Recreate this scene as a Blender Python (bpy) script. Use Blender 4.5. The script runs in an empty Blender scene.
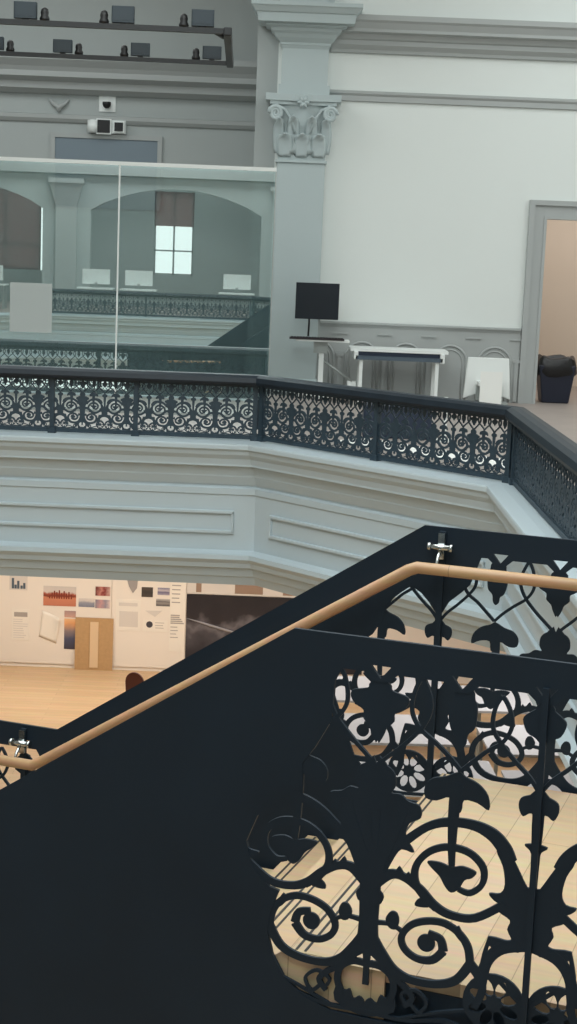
import bpy, bmesh, math, random
from math import sin, cos, pi, radians
from mathutils import Vector, Matrix
from mathutils.geometry import tessellate_polygon
random.seed(4)
SC = bpy.context.scene
COL = SC.collection

# ------------------------------------------------------------------ materials
def lin(c):
    return tuple(((v/255)/12.92 if v/255 <= .04045 else ((v/255+.055)/1.055)**2.4) for v in c)+(1,)
def mat(name, rgb, rough=.6, metal=0, noise=0, nscale=6, bump=0, spec=.5):
    m = bpy.data.materials.new(name); m.use_nodes = True
    nt = m.node_tree; b = nt.nodes['Principled BSDF']
    col = lin(rgb)
    b.inputs['Base Color'].default_value = col
    b.inputs['Roughness'].default_value = rough
    b.inputs['Metallic'].default_value = metal
    b.inputs['Specular IOR Level'].default_value = spec
    if noise or bump:
        tc = nt.nodes.new('ShaderNodeTexCoord')
        n = nt.nodes.new('ShaderNodeTexNoise'); n.inputs['Scale'].default_value = nscale; n.inputs['Detail'].default_value = 4
        nt.links.new(tc.outputs['Object'], n.inputs['Vector'])
        if noise:
            r = nt.nodes.new('ShaderNodeValToRGB')
            r.color_ramp.elements[0].position = .3; r.color_ramp.elements[1].position = .7
            r.color_ramp.elements[0].color = tuple(v*(1-noise) for v in col[:3])+(1,)
            r.color_ramp.elements[1].color = tuple(min(1, v*(1+noise)) for v in col[:3])+(1,)
            nt.links.new(n.outputs['Fac'], r.inputs['Fac']); nt.links.new(r.outputs['Color'], b.inputs['Base Color'])
        if bump:
            bp = nt.nodes.new('ShaderNodeBump'); bp.inputs['Strength'].default_value = bump; bp.inputs['Distance'].default_value = .01
            nt.links.new(n.outputs['Fac'], bp.inputs['Height']); nt.links.new(bp.outputs['Normal'], b.inputs['Normal'])
    return m
def wood(name, c1, c2, plank=.11, rough=.45, rot=0, length=1.6):
    m = bpy.data.materials.new(name); m.use_nodes = True
    nt = m.node_tree; b = nt.nodes['Principled BSDF']; b.inputs['Roughness'].default_value = rough
    tc = nt.nodes.new('ShaderNodeTexCoord'); mp = nt.nodes.new('ShaderNodeMapping'); mp.inputs['Rotation'].default_value = (0, 0, rot)
    nt.links.new(tc.outputs['Object'], mp.inputs['Vector'])
    br = nt.nodes.new('ShaderNodeTexBrick'); br.inputs['Scale'].default_value = 1
    br.inputs['Brick Width'].default_value = length; br.inputs['Row Height'].default_value = plank; br.inputs['Mortar Size'].default_value = .0015
    br.inputs['Color1'].default_value = lin(c1); br.inputs['Color2'].default_value = lin(c2)
    br.inputs['Mortar'].default_value = tuple(v*.55 for v in lin(c2)[:3])+(1,)
    nt.links.new(mp.outputs['Vector'], br.inputs['Vector'])
    w = nt.nodes.new('ShaderNodeTexNoise'); w.inputs['Scale'].default_value = 3; w.inputs['Detail'].default_value = 6
    mp2 = nt.nodes.new('ShaderNodeMapping'); mp2.inputs['Scale'].default_value = (1, 12, 12); mp2.inputs['Rotation'].default_value = (0, 0, rot)
    nt.links.new(tc.outputs['Object'], mp2.inputs['Vector']); nt.links.new(mp2.outputs['Vector'], w.inputs['Vector'])
    mx = nt.nodes.new('ShaderNodeMix'); mx.data_type = 'RGBA'; mx.blend_type = 'MULTIPLY'; mx.inputs[0].default_value = .35
    nt.links.new(br.outputs['Color'], mx.inputs[6]); nt.links.new(w.outputs['Color'], mx.inputs[7])
    nt.links.new(br.outputs['Color'], mx.inputs[6])
    nt.links.new(mx.outputs[2], b.inputs['Base Color'])
    return m
def print_mat(name, stops, axis=2, noise=0, nscale=20, rot=None):
    """a printed picture: colour bands along one local axis, broken up by noise"""
    m = bpy.data.materials.new(name); m.use_nodes = True
    nt = m.node_tree; b = nt.nodes['Principled BSDF']; b.inputs['Roughness'].default_value = .5
    tc = nt.nodes.new('ShaderNodeTexCoord'); sp = nt.nodes.new('ShaderNodeSeparateXYZ')
    nt.links.new(tc.outputs['Generated'], sp.inputs[0])
    out = sp.outputs[axis]
    if noise:
        n = nt.nodes.new('ShaderNodeTexNoise'); n.inputs['Scale'].default_value = nscale; n.inputs['Detail'].default_value = 3
        nt.links.new(tc.outputs['Object'], n.inputs['Vector'])
        a = nt.nodes.new('ShaderNodeMath'); a.operation = 'MULTIPLY_ADD'
        nt.links.new(n.outputs['Fac'], a.inputs[0]); a.inputs[1].default_value = noise; nt.links.new(out, a.inputs[2])
        s = nt.nodes.new('ShaderNodeMath'); s.operation = 'SUBTRACT'; nt.links.new(a.outputs[0], s.inputs[0]); s.inputs[1].default_value = noise*.5
        out = s.outputs[0]
    r = nt.nodes.new('ShaderNodeValToRGB')
    while len(r.color_ramp.elements) < len(stops): r.color_ramp.elements.new(.5)
    for e, (p, c) in zip(r.color_ramp.elements, stops): e.position = p; e.color = lin(c)
    nt.links.new(out, r.inputs['Fac']); nt.links.new(r.outputs['Color'], b.inputs['Base Color'])
    return m
M = {}
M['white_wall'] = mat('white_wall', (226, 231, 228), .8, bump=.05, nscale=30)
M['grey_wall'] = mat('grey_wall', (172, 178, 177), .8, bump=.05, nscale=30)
M['trim_grey'] = mat('trim_grey', (170, 174, 173), .6)
M['pilaster_grey'] = mat('pilaster_grey', (182, 194, 195), .6)
M['fascia'] = mat('fascia', (184, 197, 203), .55)
M['iron'] = mat('iron', (44, 60, 71), .5, noise=.15, nscale=14)
M['iron_cap'] = mat('iron_cap', (26, 36, 45), .45, noise=.15, nscale=8, spec=.3)
M['steel'] = mat('steel', (20, 34, 46), .6, noise=.12, nscale=3, bump=.03, spec=.3)
M['chrome'] = mat('chrome', (200, 205, 205), .2, 1)
M['handrail_wood'] = wood('handrail_wood', (194, 154, 118), (184, 142, 104), 9, .4, 0, 9)
M['tread_wood'] = wood('tread_wood', (208, 182, 148), (200, 172, 136), .13, .5, pi/2, 2.4)
M['low_floor'] = wood('low_floor', (222, 188, 146), (212, 176, 134), .12, .45)
M['up_floor'] = mat('up_floor', (158, 148, 142), .45, noise=.06, nscale=3)
M['black'] = mat('black', (22, 22, 24), .5)
M['nosing'] = mat('nosing', (40, 38, 38), .7)
M['screen'] = mat('screen', (24, 32, 40), .35)
M['white_plastic'] = mat('white_plastic', (236, 240, 238), .4)
M['white_paper'] = mat('white_paper', (240, 240, 236), .8)
M['cream_wall'] = mat('cream_wall', (236, 224, 208), .8)
M['warm_wall'] = mat('warm_wall', (224, 212, 198), .8)
M['grey_metal'] = mat('grey_metal', (168, 174, 172), .4, .4)
M['slate'] = mat('slate', (78, 92, 104), .5)
M['navy'] = mat('navy', (34, 46, 66), .5)
M['bag'] = mat('bag', (16, 15, 17), .35, bump=.5, nscale=25)
M['bin_blue'] = mat('bin_blue', (24, 30, 48), .4)
M['lamp_head'] = mat('lamp_head', (40, 52, 60), .5)
M['dark_bar'] = mat('dark_bar', (30, 32, 34), .5)
M['card'] = mat('card', (186, 148, 102), .8, noise=.06, nscale=20)
M['card_light'] = mat('card_light', (222, 190, 150), .7)
M['brown'] = mat('brown', (98, 50, 40), .5)
M['panel_blue'] = mat('panel_blue', (120, 134, 144), .5)
M['keys'] = mat('keys', (44, 36, 40), .5)
M['blind'] = mat('blind', (150, 132, 130), .8)
M['table_top'] = mat('table_top', (186, 188, 192), .5)
M['sheet_grey'] = mat('sheet_grey', (186, 193, 191), .7)
M['ceiling'] = mat('ceiling', (222, 224, 222), .8)
M['plain_floor'] = mat('plain_floor', (150, 150, 146), .5)

def blind_mat():
    m = bpy.data.materials.new('roller_blind'); m.use_nodes = True
    nt = m.node_tree; o = nt.nodes['Material Output']; b = nt.nodes['Principled BSDF']; b.inputs['Base Color'].default_value = lin((170, 152, 150)); b.inputs['Roughness'].default_value = .9
    tr = nt.nodes.new('ShaderNodeBsdfTranslucent'); tr.inputs['Color'].default_value = lin((176, 150, 148)); mx = nt.nodes.new('ShaderNodeMixShader'); mx.inputs[0].default_value = .55
    nt.links.new(b.outputs[0], mx.inputs[1]); nt.links.new(tr.outputs[0], mx.inputs[2]); nt.links.new(mx.outputs[0], o.inputs['Surface'])
    return m
M['blind'] = blind_mat()
def glass_mat():
    m = bpy.data.materials.new('reflective_glass'); m.use_nodes = True
    nt = m.node_tree; nt.nodes.clear()
    o = nt.nodes.new('ShaderNodeOutputMaterial'); ad = nt.nodes.new('ShaderNodeAddShader')
    t = nt.nodes.new('ShaderNodeBsdfTransparent'); t.inputs['Color'].default_value = (.34, .40, .40, 1)
    g = nt.nodes.new('ShaderNodeBsdfGlossy'); g.inputs['Color'].default_value = (.60, .63, .625, 1); g.inputs['Roughness'].default_value = 0
    nt.links.new(t.outputs[0], ad.inputs[0]); nt.links.new(g.outputs[0], ad.inputs[1]); nt.links.new(ad.outputs[0], o.inputs['Surface'])
    return m
M['glass'] = glass_mat()

# ------------------------------------------------------------------ mesh helpers
class MB:
    def __init__(s): s.v = []; s.f = []; s.sm = []
    def add(s, vs, fs, smooth=False):
        n = len(s.v); s.v += [tuple(p) for p in vs]
        for f in fs: s.f.append([i+n for i in f]); s.sm.append(smooth)
        return s
    def box(s, x0, x1, y0, y1, z0, z1):
        vs = [(x, y, z) for z in (z0, z1) for y in (y0, y1) for x in (x0, x1)]
        return s.add(vs, [(0, 2, 3, 1), (4, 5, 7, 6), (0, 1, 5, 4), (2, 6, 7, 3), (0, 4, 6, 2), (1, 3, 7, 5)])
    def rbox(s, x0, x1, y0, y1, z0, z1, r=.01, n=3):
        """box with rounded vertical edges"""
        pts = []
        for cx, cy, a0 in ((x1-r, y1-r, 0), (x0+r, y1-r, 90), (x0+r, y0+r, 180), (x1-r, y0+r, 270)):
            for i in range(n+1):
                a = radians(a0+90*i/n); pts.append((cx+r*cos(a), cy+r*sin(a)))
        return s.prism(pts, z0, z1)
    def frustum(s, a, b, z0, z1):
        vs = [(x, y, z0) for x, y in ((a[0], a[2]), (a[1], a[2]), (a[1], a[3]), (a[0], a[3]))]+[(x, y, z1) for x, y in ((b[0], b[2]), (b[1], b[2]), (b[1], b[3]), (b[0], b[3]))]
        return s.add(vs, [(3, 2, 1, 0), (4, 5, 6, 7), (0, 1, 5, 4), (1, 2, 6, 5), (2, 3, 7, 6), (3, 0, 4, 7)])
    def prism(s, pts, z0, z1, fn=None):
        """polygon in xy, extruded in z; fn maps (x,y,z) to 3-D"""
        fn = fn or (lambda x, y, z: (x, y, z))
        n = len(pts); tri = tessellate_polygon([[Vector((p[0], p[1], 0)) for p in pts]])
        vs = [fn(p[0], p[1], z0) for p in pts]+[fn(p[0], p[1], z1) for p in pts]
        fs = [tuple(t) for t in tri]+[tuple(i+n for i in reversed(t)) for t in tri]
        fs += [(i, (i+1) % n, (i+1) % n+n, i+n) for i in range(n)]
        return s.add(vs, fs)
    def plate(s, outer, holes, z0, z1, fn):
        loops = [outer]+holes; allp = [p for l in loops for p in l]; n = len(allp)
        tri = tessellate_polygon([[Vector((p[0], p[1], 0)) for p in l] for l in loops])
        vs = [fn(p[0], p[1], z0) for p in allp]+[fn(p[0], p[1], z1) for p in allp]
        fs = [tuple(t) for t in tri]+[tuple(i+n for i in reversed(t)) for t in tri]
        o = 0
        for l in loops:
            k = len(l); fs += [(o+i, o+(i+1) % k, o+(i+1) % k+n, o+i+n) for i in range(k)]; o += k
        return s.add(vs, fs)
    def tube(s, path, r, seg=10, cap=True):
        P = [Vector(p) for p in path]; R = r if isinstance(r, (list, tuple)) else [r]*len(P)
        rings = []; up = None
        for i, p in enumerate(P):
            d0 = (P[i]-P[i-1]).normalized() if i else None
            d1 = (P[i+1]-P[i]).normalized() if i < len(P)-1 else None
            d = ((d0 or d1)+(d1 or d0)).normalized()
            if up is None: up = Vector((0, 0, 1)) if abs(d.z) < .9 else Vector((0, 1, 0))
            x = d.cross(up).normalized(); y = x.cross(d).normalized(); up = y
            k = 1
            if d0 and d1: k = 1/max(.5, cos(d0.angle(d1)/2))
            rings.append([p+(x*cos(2*pi*j/seg)+y*sin(2*pi*j/seg))*R[i] for j in range(seg)])
        vs = [q for g in rings for q in g]; fs = []
        for i in range(len(P)-1):
            for j in range(seg):
                fs.append((i*seg+j, i*seg+(j+1) % seg, (i+1)*seg+(j+1) % seg, (i+1)*seg+j))
        n = len(s.v); s.add(vs, fs, True)
        if cap:
            s.f.append([n+j for j in reversed(range(seg))]); s.sm.append(False)
            s.f.append([n+(len(P)-1)*seg+j for j in range(seg)]); s.sm.append(False)
        return s
    def cyl(s, p0, p1, r, seg=16): return s.tube([p0, p1], r, seg)
    def lathe(s, prof, cx=0, cy=0, seg=24):
        vs = [(cx+r*cos(2*pi*j/seg), cy+r*sin(2*pi*j/seg), z) for r, z in prof for j in range(seg)]
        fs = [(i*seg+j, i*seg+(j+1) % seg, (i+1)*seg+(j+1) % seg, (i+1)*seg+j) for i in range(len(prof)-1) for j in range(seg)]
        return s.add(vs, fs, True)
    def sweep(s, prof, path, closed=False, side=1):
        """profile (out, z) swept along a plan polyline with mitred corners; out = left of travel * side"""
        P = [Vector((p[0], p[1])) for p in path]; n = len(P); k = len(prof); vs = []
        for i in range(n):
            a = P[i-1] if (i or closed) else None; b = P[(i+1) % n] if (i < n-1 or closed) else None
            d0 = (P[i]-a).normalized() if a is not None else None
            d1 = (b-P[i]).normalized() if b is not None else None
            if d0 is None: d0 = d1
            if d1 is None: d1 = d0
            n0 = Vector((-d0.y, d0.x)); n1 = Vector((-d1.y, d1.x)); m = (n0+n1).normalized(); m = m/max(.3, m.dot(n0))
            for o, z in prof: q = P[i]+m*o*side; vs.append((q.x, q.y, z))
        fs = []
        for i in range(n if closed else n-1):
            for j in range(k-1):
                i2 = (i+1) % n; fs.append((i*k+j, i*k+j+1, i2*k+j+1, i2*k+j))
        s.add(vs, fs)
        if not closed:
            m0 = len(s.v)-len(vs); s.f.append([m0+j for j in range(k)]); s.sm.append(False)
            s.f.append([m0+(n-1)*k+j for j in reversed(range(k))]); s.sm.append(False)
        return s
    def build(s, name, material, parent=None, bevel=0, recalc=True):
        me = bpy.data.meshes.new(name); me.from_pydata(s.v, [], s.f)
        for p, f in zip(me.polygons, s.sm): p.use_smooth = f
        if recalc:
            bm = bmesh.new(); bm.from_mesh(me); bmesh.ops.recalc_face_normals(bm, faces=bm.faces); bm.to_mesh(me); bm.free()
        me.materials.append(material)
        o = bpy.data.objects.new(name, me); COL.objects.link(o)
        if parent: o.parent = parent
        if bevel:
            b = o.modifiers.new('bevel', 'BEVEL'); b.width = bevel; b.segments = 2; b.limit_method = 'ANGLE'
        return o
def tag(o, label, cat, group=None):
    o['label'] = label; o['category'] = cat
    if group: o['group'] = group
    return o
def thing(name, label, cat, loc=(0, 0, 0), rz=0, group=None):
    o = bpy.data.objects.new(name, None); COL.objects.link(o); o.empty_display_size = .1
    o.location = loc; o.rotation_euler = (0, 0, rz)
    return tag(o, label, cat, group)
def struct(o): o['kind'] = 'structure'; return o
def part_label(o, l): o['label'] = l; return o
def dup(root, loc=None, rz=None, label=None):
    r = root.copy(); COL.objects.link(r)
    if loc is not None: r.location = loc
    if rz is not None: r.rotation_euler = (0, 0, rz)
    if label: r['label'] = label
    for ch in list(root.children):
        c = ch.copy(); COL.objects.link(c); c.parent = r
        for g in list(ch.children):
            d = g.copy(); COL.objects.link(d); d.parent = c
    return r

# ------------------------------------------------------------------ the cut-out ornament (metres, in the plane of the guard; s along, t up)
STROKES = [
    [(0.245, 0.62, 0.0115), (0.279, 0.652, 0.0115), (0.327, 0.697, 0.0115), (0.371, 0.747, 0.0115), (0.394, 0.794, 0.0115), (0.395, 0.835, 0.0115), (0.381, 0.873, 0.0115), (0.368, 0.898, 0.0115)], #archL
    [(0.492, 0.644, 0.0115), (0.458, 0.679, 0.0115), (0.417, 0.713, 0.0115), (0.371, 0.747, 0.0115), (0.345, 0.787, 0.0115), (0.343, 0.828, 0.0115), (0.353, 0.869, 0.0115), (0.368, 0.898, 0.0115)], #archM
    [(0.492, 0.644, 0.0115), (0.527, 0.678, 0.0115), (0.564, 0.713, 0.0115), (0.602, 0.741, 0.0115), (0.625, 0.782, 0.0115), (0.625, 0.819, 0.0115), (0.611, 0.854, 0.0115), (0.596, 0.874, 0.0115)], #archM2
    [(0.716, 0.613, 0.0115), (0.686, 0.654, 0.0115), (0.644, 0.693, 0.0115), (0.603, 0.736, 0.0115), (0.578, 0.772, 0.0115), (0.573, 0.808, 0.0115), (0.581, 0.847, 0.0115), (0.596, 0.874, 0.0115)], #archB
    [(0.245, 0.332, 0.0575), (0.249, 0.248, 0.0575), (0.248, 0.155, 0.0546), (0.246, 0.078, 0.069)], #Astem
    [(0.261, 0.497, 0.0144), (0.256, 0.415, 0.0144), (0.246, 0.308, 0.0172)], #Acenter
    [(0.333, 0.515, 0.0345), (0.313, 0.452, 0.0345), (0.285, 0.375, 0.0374), (0.25, 0.296, 0.0517)], #Aouter
    [(0.258, 0.267, 0.0345), (0.304, 0.306, 0.0287), (0.345, 0.305, 0.023), (0.394, 0.277, 0.0259), (0.438, 0.237, 0.0259), (0.489, 0.217, 0.023), (0.558, 0.222, 0.023), (0.64, 0.279, 0.023)], #scrollOut
    [(0.652, 0.405, 0.0287), (0.629, 0.439, 0.0402), (0.593, 0.474, 0.0374), (0.538, 0.493, 0.0287), (0.466, 0.49, 0.0259), (0.404, 0.465, 0.023), (0.34, 0.409, 0.0259)], #bigTop
    [(0.446, 0.23, 0.0259), (0.407, 0.259, 0.023), (0.378, 0.299, 0.023), (0.381, 0.35, 0.0201), (0.417, 0.395, 0.0201), (0.471, 0.417, 0.0201), (0.531, 0.41, 0.0201), (0.572, 0.373, 0.0201), (0.572, 0.325, 0.0172), (0.539, 0.293, 0.0172), (0.504, 0.298, 0.0144)], #bigIn
    [(0.552, 0.076, 0.023), (0.543, 0.129, 0.023), (0.514, 0.168, 0.0201), (0.47, 0.189, 0.0201), (0.42, 0.186, 0.0201), (0.374, 0.165, 0.0201), (0.348, 0.126, 0.0201), (0.357, 0.091, 0.0201), (0.394, 0.068, 0.0201), (0.441, 0.072, 0.023), (0.472, 0.105, 0.0259)], #lowRing
    [(0.472, 0.105, 0.0259), (0.461, 0.139, 0.023), (0.425, 0.15, 0.0201)], #lowRing2
    [(0.247, 0.1, 0.0632), (0.286, 0.058, 0.0431), (0.33, 0.018, 0.0287), (0.385, -0.001, 0.023), (0.457, 0.002, 0.023), (0.514, 0.026, 0.0259), (0.552, 0.082, 0.0287)], #arm
    [(0.552, 0.082, 0.0287), (0.576, 0.054, 0.0259), (0.591, 0.012, 0.023), (0.571, -0.047, 0.0201)], #armtail
    [(0.269, 0.153, 0.0144), (0.314, 0.156, 0.0115), (0.351, 0.139, 0.0115)], #budstem
    [(0.245, 0.093, 0.0316), (0.245, 0.025, 0.0144), (0.246, -0.043, 0.0172)], #spear
    [(0.245, 0.022, 0.0201), (0.288, 0.022, 0.0201), (0.323, -0.002, 0.0201), (0.333, -0.043, 0.0201), (0.318, -0.09, 0.0172)], #pod
    [(0.323, -0.002, 0.0172), (0.363, -0.024, 0.0172), (0.389, -0.056, 0.0172), (0.366, -0.086, 0.0144)], #podtail
    [(0.485, 0.61, 0.0374), (0.479, 0.527, 0.0316), (0.479, 0.424, 0.023), (0.482, 0.363, 0.0172)], #midstem
    [(0.717, 0.596, 0.0345), (0.713, 0.523, 0.0259), (0.713, 0.451, 0.0201), (0.715, 0.334, 0.0172), (0.715, 0.217, 0.0172)], #Bstem
    [(0.584, 0.022, 0.0345), (0.599, 0.098, 0.0316), (0.64, 0.148, 0.0345), (0.718, 0.173, 0.0374)], #Barch
    [(0.719, -0.021, 0.0115), (0.668, 0.022, 0.0115), (0.622, 0.063, 0.0115)], #Bv
    [(0.604, 0.174, 0.0115), (0.59, 0.117, 0.0115), (0.582, 0.055, 0.0115)], #spoke1
    [(0.56, -0.056, 0.0086), (0.473, -0.081, 0.0086), (0.356, -0.125, 0.0086)], #leafedge
]
FILLS = [
    [(0.25, 0.867), (0.277, 0.862), (0.281, 0.848), (0.298, 0.842), (0.328, 0.834), (0.332, 0.815), (0.318, 0.795), (0.293, 0.78), (0.292, 0.756), (0.272, 0.736), (0.264, 0.714), (0.254, 0.698)], #pendA
    [(0.484, 0.879), (0.515, 0.875), (0.52, 0.852), (0.528, 0.836), (0.528, 0.791), (0.522, 0.767), (0.506, 0.75), (0.502, 0.723), (0.491, 0.71), (0.479, 0.72), (0.475, 0.742), (0.46, 0.755), (0.449, 0.791), (0.449, 0.831), (0.457, 0.852), (0.459, 0.87)], #pendM
    [(0.718, 0.869), (0.691, 0.859), (0.689, 0.851), (0.669, 0.836), (0.656, 0.818), (0.669, 0.783), (0.694, 0.769), (0.705, 0.743), (0.716, 0.733)], #pendB
    [(0.251, 0.626), (0.281, 0.625), (0.303, 0.605), (0.307, 0.57), (0.296, 0.548), (0.323, 0.549), (0.347, 0.532), (0.38, 0.523), (0.385, 0.488), (0.354, 0.468), (0.344, 0.428), (0.371, 0.384), (0.335, 0.387), (0.313, 0.356), (0.286, 0.303), (0.25, 0.296)], #leafA
    [(0.487, 0.64), (0.45, 0.622), (0.413, 0.611), (0.392, 0.584), (0.396, 0.552), (0.428, 0.548), (0.465, 0.563), (0.471, 0.52), (0.499, 0.525), (0.506, 0.561), (0.545, 0.559), (0.578, 0.544), (0.573, 0.584), (0.545, 0.614), (0.507, 0.629)], #leafM
    [(0.412, 0.365), (0.447, 0.368), (0.482, 0.36), (0.514, 0.368), (0.553, 0.357), (0.542, 0.338), (0.522, 0.328), (0.507, 0.299), (0.485, 0.285), (0.466, 0.3), (0.449, 0.327), (0.423, 0.349)], #leafM2
    [(0.719, 0.616), (0.689, 0.606), (0.664, 0.593), (0.661, 0.566), (0.674, 0.543), (0.697, 0.555), (0.706, 0.519), (0.714, 0.474), (0.684, 0.463), (0.699, 0.448), (0.715, 0.428)], #leafB
    [(0.719, 0.326), (0.698, 0.34), (0.666, 0.396), (0.634, 0.443), (0.607, 0.432), (0.627, 0.389), (0.636, 0.337), (0.624, 0.308), (0.593, 0.303), (0.608, 0.285), (0.629, 0.274), (0.622, 0.255), (0.657, 0.235), (0.651, 0.207), (0.663, 0.174), (0.601, 0.176), (0.614, 0.143), (0.721, 0.164)], #baseB
    [(0.298, 0.171), (0.312, 0.195), (0.33, 0.193), (0.338, 0.17), (0.33, 0.144), (0.309, 0.146)], #bud
    [(0.322, 0.303), (0.329, 0.335), (0.347, 0.314), (0.359, 0.322), (0.37, 0.288)], #thorn1
    [(0.395, 0.251), (0.382, 0.227), (0.421, 0.228), (0.437, 0.246)], #thorn2
    [(0.503, 0.163), (0.513, 0.189), (0.537, 0.136)], #thorn3
    [(0.273, 0.252), (0.289, 0.234), (0.278, 0.21)], #Anub
    [(0.251, -0.101), (0.263, -0.083), (0.282, -0.094), (0.293, -0.067), (0.311, -0.073), (0.328, -0.044), (0.338, -0.11), (0.254, -0.141)], #podteeth
]
GLASS_DEG = 1.0
WORLD = .95
EXPOSURE = .26
C_ = (.935, .99, .99); W_ = (1.0, .945, .875)
LIGHTS = [('skylight', (-2, 5.5, 7.45), 7.5, 16, 1000, C_),
          ('gallery_fill', (5.5, 18, 7.4), 6, 6, 260, C_),  # unseen fill lights added above the gallery, this and the next
          ('gallery_fill', (5.5, 6, 7.4), 6, 8, 200, C_),
          ('gallery_fill', (-6, 19.5, 7.4), 8, 3, 250, C_),  # unseen fill added to brighten the dark bay wall
          ('far_fill', (-4, -9.5, 7.3), 10, 2, 260, C_),  # added light, lifts the arcade wall mirrored in the glass
          ('far_fill', (-4, -13.5, 7.3), 10, 2, 120, C_),  # likewise added, to lighten the room behind the arcade
          ('lower_lamp', (-2.5, 20.6, -1.68), 7, 1.2, 130, W_),
          ('lower_lamp', (3.0, 18.6, -1.68), 3, 2.5, 75, (1, .96, .92)),
          ('room_lamp', (5.5, 24.6, 3.35), 4, 2, 45, (1, .94, .88))]
AX_A, AX_B, PER = .247, .716, .938
def circle_stroke(cx, cy, r, w, n=20): return [(cx+r*cos(2*pi*i/n), cy+r*sin(2*pi*i/n), w) for i in range(n+1)]
ROSETTES = [(AX_B-.09, -.022)]
def circ(cx, cy, rx, ry, a, n): return [(cx+rx*cos(t)*cos(a)-ry*sin(t)*sin(a), cy+rx*cos(t)*sin(a)+ry*sin(t)*cos(a)) for t in [2*pi*i/n for i in range(n)]]
FILLS.append([(.421+.026*cos(2*pi*i/16), .120+.026*sin(2*pi*i/16)) for i in range(16)])
STROKES.append([(AX_A+.13, -.085, .012), (AX_A+.11, -.05, .010), (AX_A+.15, -.03, .010), (AX_A+.185, -.06, .010), (AX_A+.165, -.095, .010), (AX_A+.14, -.075, .012)])
STROKES.append([(AX_A, -.125, .012), (AX_A+.12, -.128, .012), (AX_A+.24, -.105, .012), (AX_A+.33, -.122, .012), (AX_B, -.11, .012)])

def smooth_line(pts, n):
    if len(pts) < 3: return pts
    out = []
    for i in range(len(pts)-1):
        p0 = pts[max(0, i-1)]; p1 = pts[i]; p2 = pts[i+1]; p3 = pts[min(len(pts)-1, i+2)]
        for j in range(n):
            u = j/n
            out.append(tuple(.5*(2*p1[c]+(p2[c]-p0[c])*u+(2*p0[c]-5*p1[c]+4*p2[c]-p3[c])*u*u+(3*p1[c]-p0[c]-3*p2[c]+p3[c])*u**3) for c in range(3)))
    out.append(tuple(pts[-1])); return out
def ribbon(mb, pts, d, n, fn):
    L = smooth_line(pts, n); k = len(L); vs = []
    for i, (x, y, w) in enumerate(L):
        a = L[max(0, i-1)]; b = L[min(k-1, i+1)]; dx, dy = b[0]-a[0], b[1]-a[1]; l = math.hypot(dx, dy) or 1
        nx, ny = -dy/l*w/2, dx/l*w/2
        for q in (1, -1):
            for z in (-d/2, d/2): vs.append(fn(x+q*nx, y+q*ny, z))
    fs = []
    for i in range(k-1):
        a, b = 4*i, 4*i+4
        fs += [(a, a+2, b+2, b), (a+1, b+1, b+3, a+3), (a, b, b+1, a+1), (a+2, a+3, b+3, b+2)]
    fs += [(0, 1, 3, 2), (4*k-4, 4*k-2, 4*k-1, 4*k-3)]
    mb.add(vs, fs)
def close_smooth(P, n):
    if n < 2: return P
    m = len(P); out = []
    for i in range(m):
        p0, p1, p2, p3 = P[i-1], P[i], P[(i+1) % m], P[(i+2) % m]
        for j in range(n):
            u = j/n; out.append(tuple(.5*(2*p1[c]+(p2[c]-p0[c])*u+(2*p0[c]-5*p1[c]+4*p2[c]-p3[c])*u*u+(3*p1[c]-p0[c]-3*p2[c]+p3[c])*u**3) for c in range(2)))
    return out
def ornament(mb, lo, hi, b0, d, n=4, t0=0, keep=None, fat=1):
    """the repeating scroll pattern between lo and hi; b0 is where one of its plain stems stands"""
    for k in range(-6, 7):
        for sg in (1, -1):
            mid = b0+k*PER-sg*PER/4
            if mid+PER/4 < lo or mid-PER/4 > hi: continue
            f = lambda x, y, z, k=k, sg=sg: (b0+k*PER+sg*(x-AX_B), z, y+t0)
            ok = lambda P: keep is None or all(keep(b0+k*PER+sg*(q[0]-AX_B), q[1]) for q in P)
            dd = d-(1.6e-5 if sg > 0 else 0)                      # every piece gets its own hair of thickness, so none lie in one plane
            for i, s in enumerate(STROKES):
                if ok(s): ribbon(mb, [(a_, b_, w_*fat) for a_, b_, w_ in s], dd-i*6e-5, n, f)
            for i, p in enumerate(FILLS):
                h = (dd-(i+30)*6e-5)/2
                if ok(p): mb.prism(close_smooth(p, 3 if n > 3 else 1), -h, h, f)
            for cx, cy in ROSETTES:
                nn = 10 if n > 3 else 6
                mb.plate(circ(cx, cy, .089, .089, 0, 28 if n > 3 else 16), [circ(cx+.049*cos(a), cy+.049*sin(a), .027, .0155, a, nn) for a in [pi*i/4+pi/8 for i in range(8)]], -dd/2+8e-4, dd/2-8e-4, f)
S2 = lambda x, y, z: (x, z, y)            # plate coordinates -> local x, depth, z

# ================================================================== THE SETTING
VOID = [(-6.6, 16.75), (-.40, 16.75), (1.98, 14.30), (1.98, -5.15), (-.40, -7.6), (-6.6, -7.6), (-9.06, -5.05), (-9.06, 14.2)]
OUT = [(-14, -15.6), (10, -15.6), (10, 28), (-14, 28)]
def offset_loop(P, o):
    out = []
    for i in range(len(P)):
        a, b, c = Vector(P[i-1]), Vector(P[i]), Vector(P[(i+1) % len(P)])
        d0 = (b-a).normalized(); d1 = (c-b).normalized(); n0 = Vector((-d0.y, d0.x)); n1 = Vector((-d1.y, d1.x)); m = (n0+n1).normalized(); q = b+m*o/m.dot(n0); out.append((q.x, q.y))
    return out
VOID2 = offset_loop(VOID, .28); RAIL = offset_loop(VOID, .10)
mb = MB().plate(OUT, [VOID2], -1.62, 0, lambda x, y, z: (x, y, z))
struct(mb.build('floor', M['up_floor']))
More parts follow.
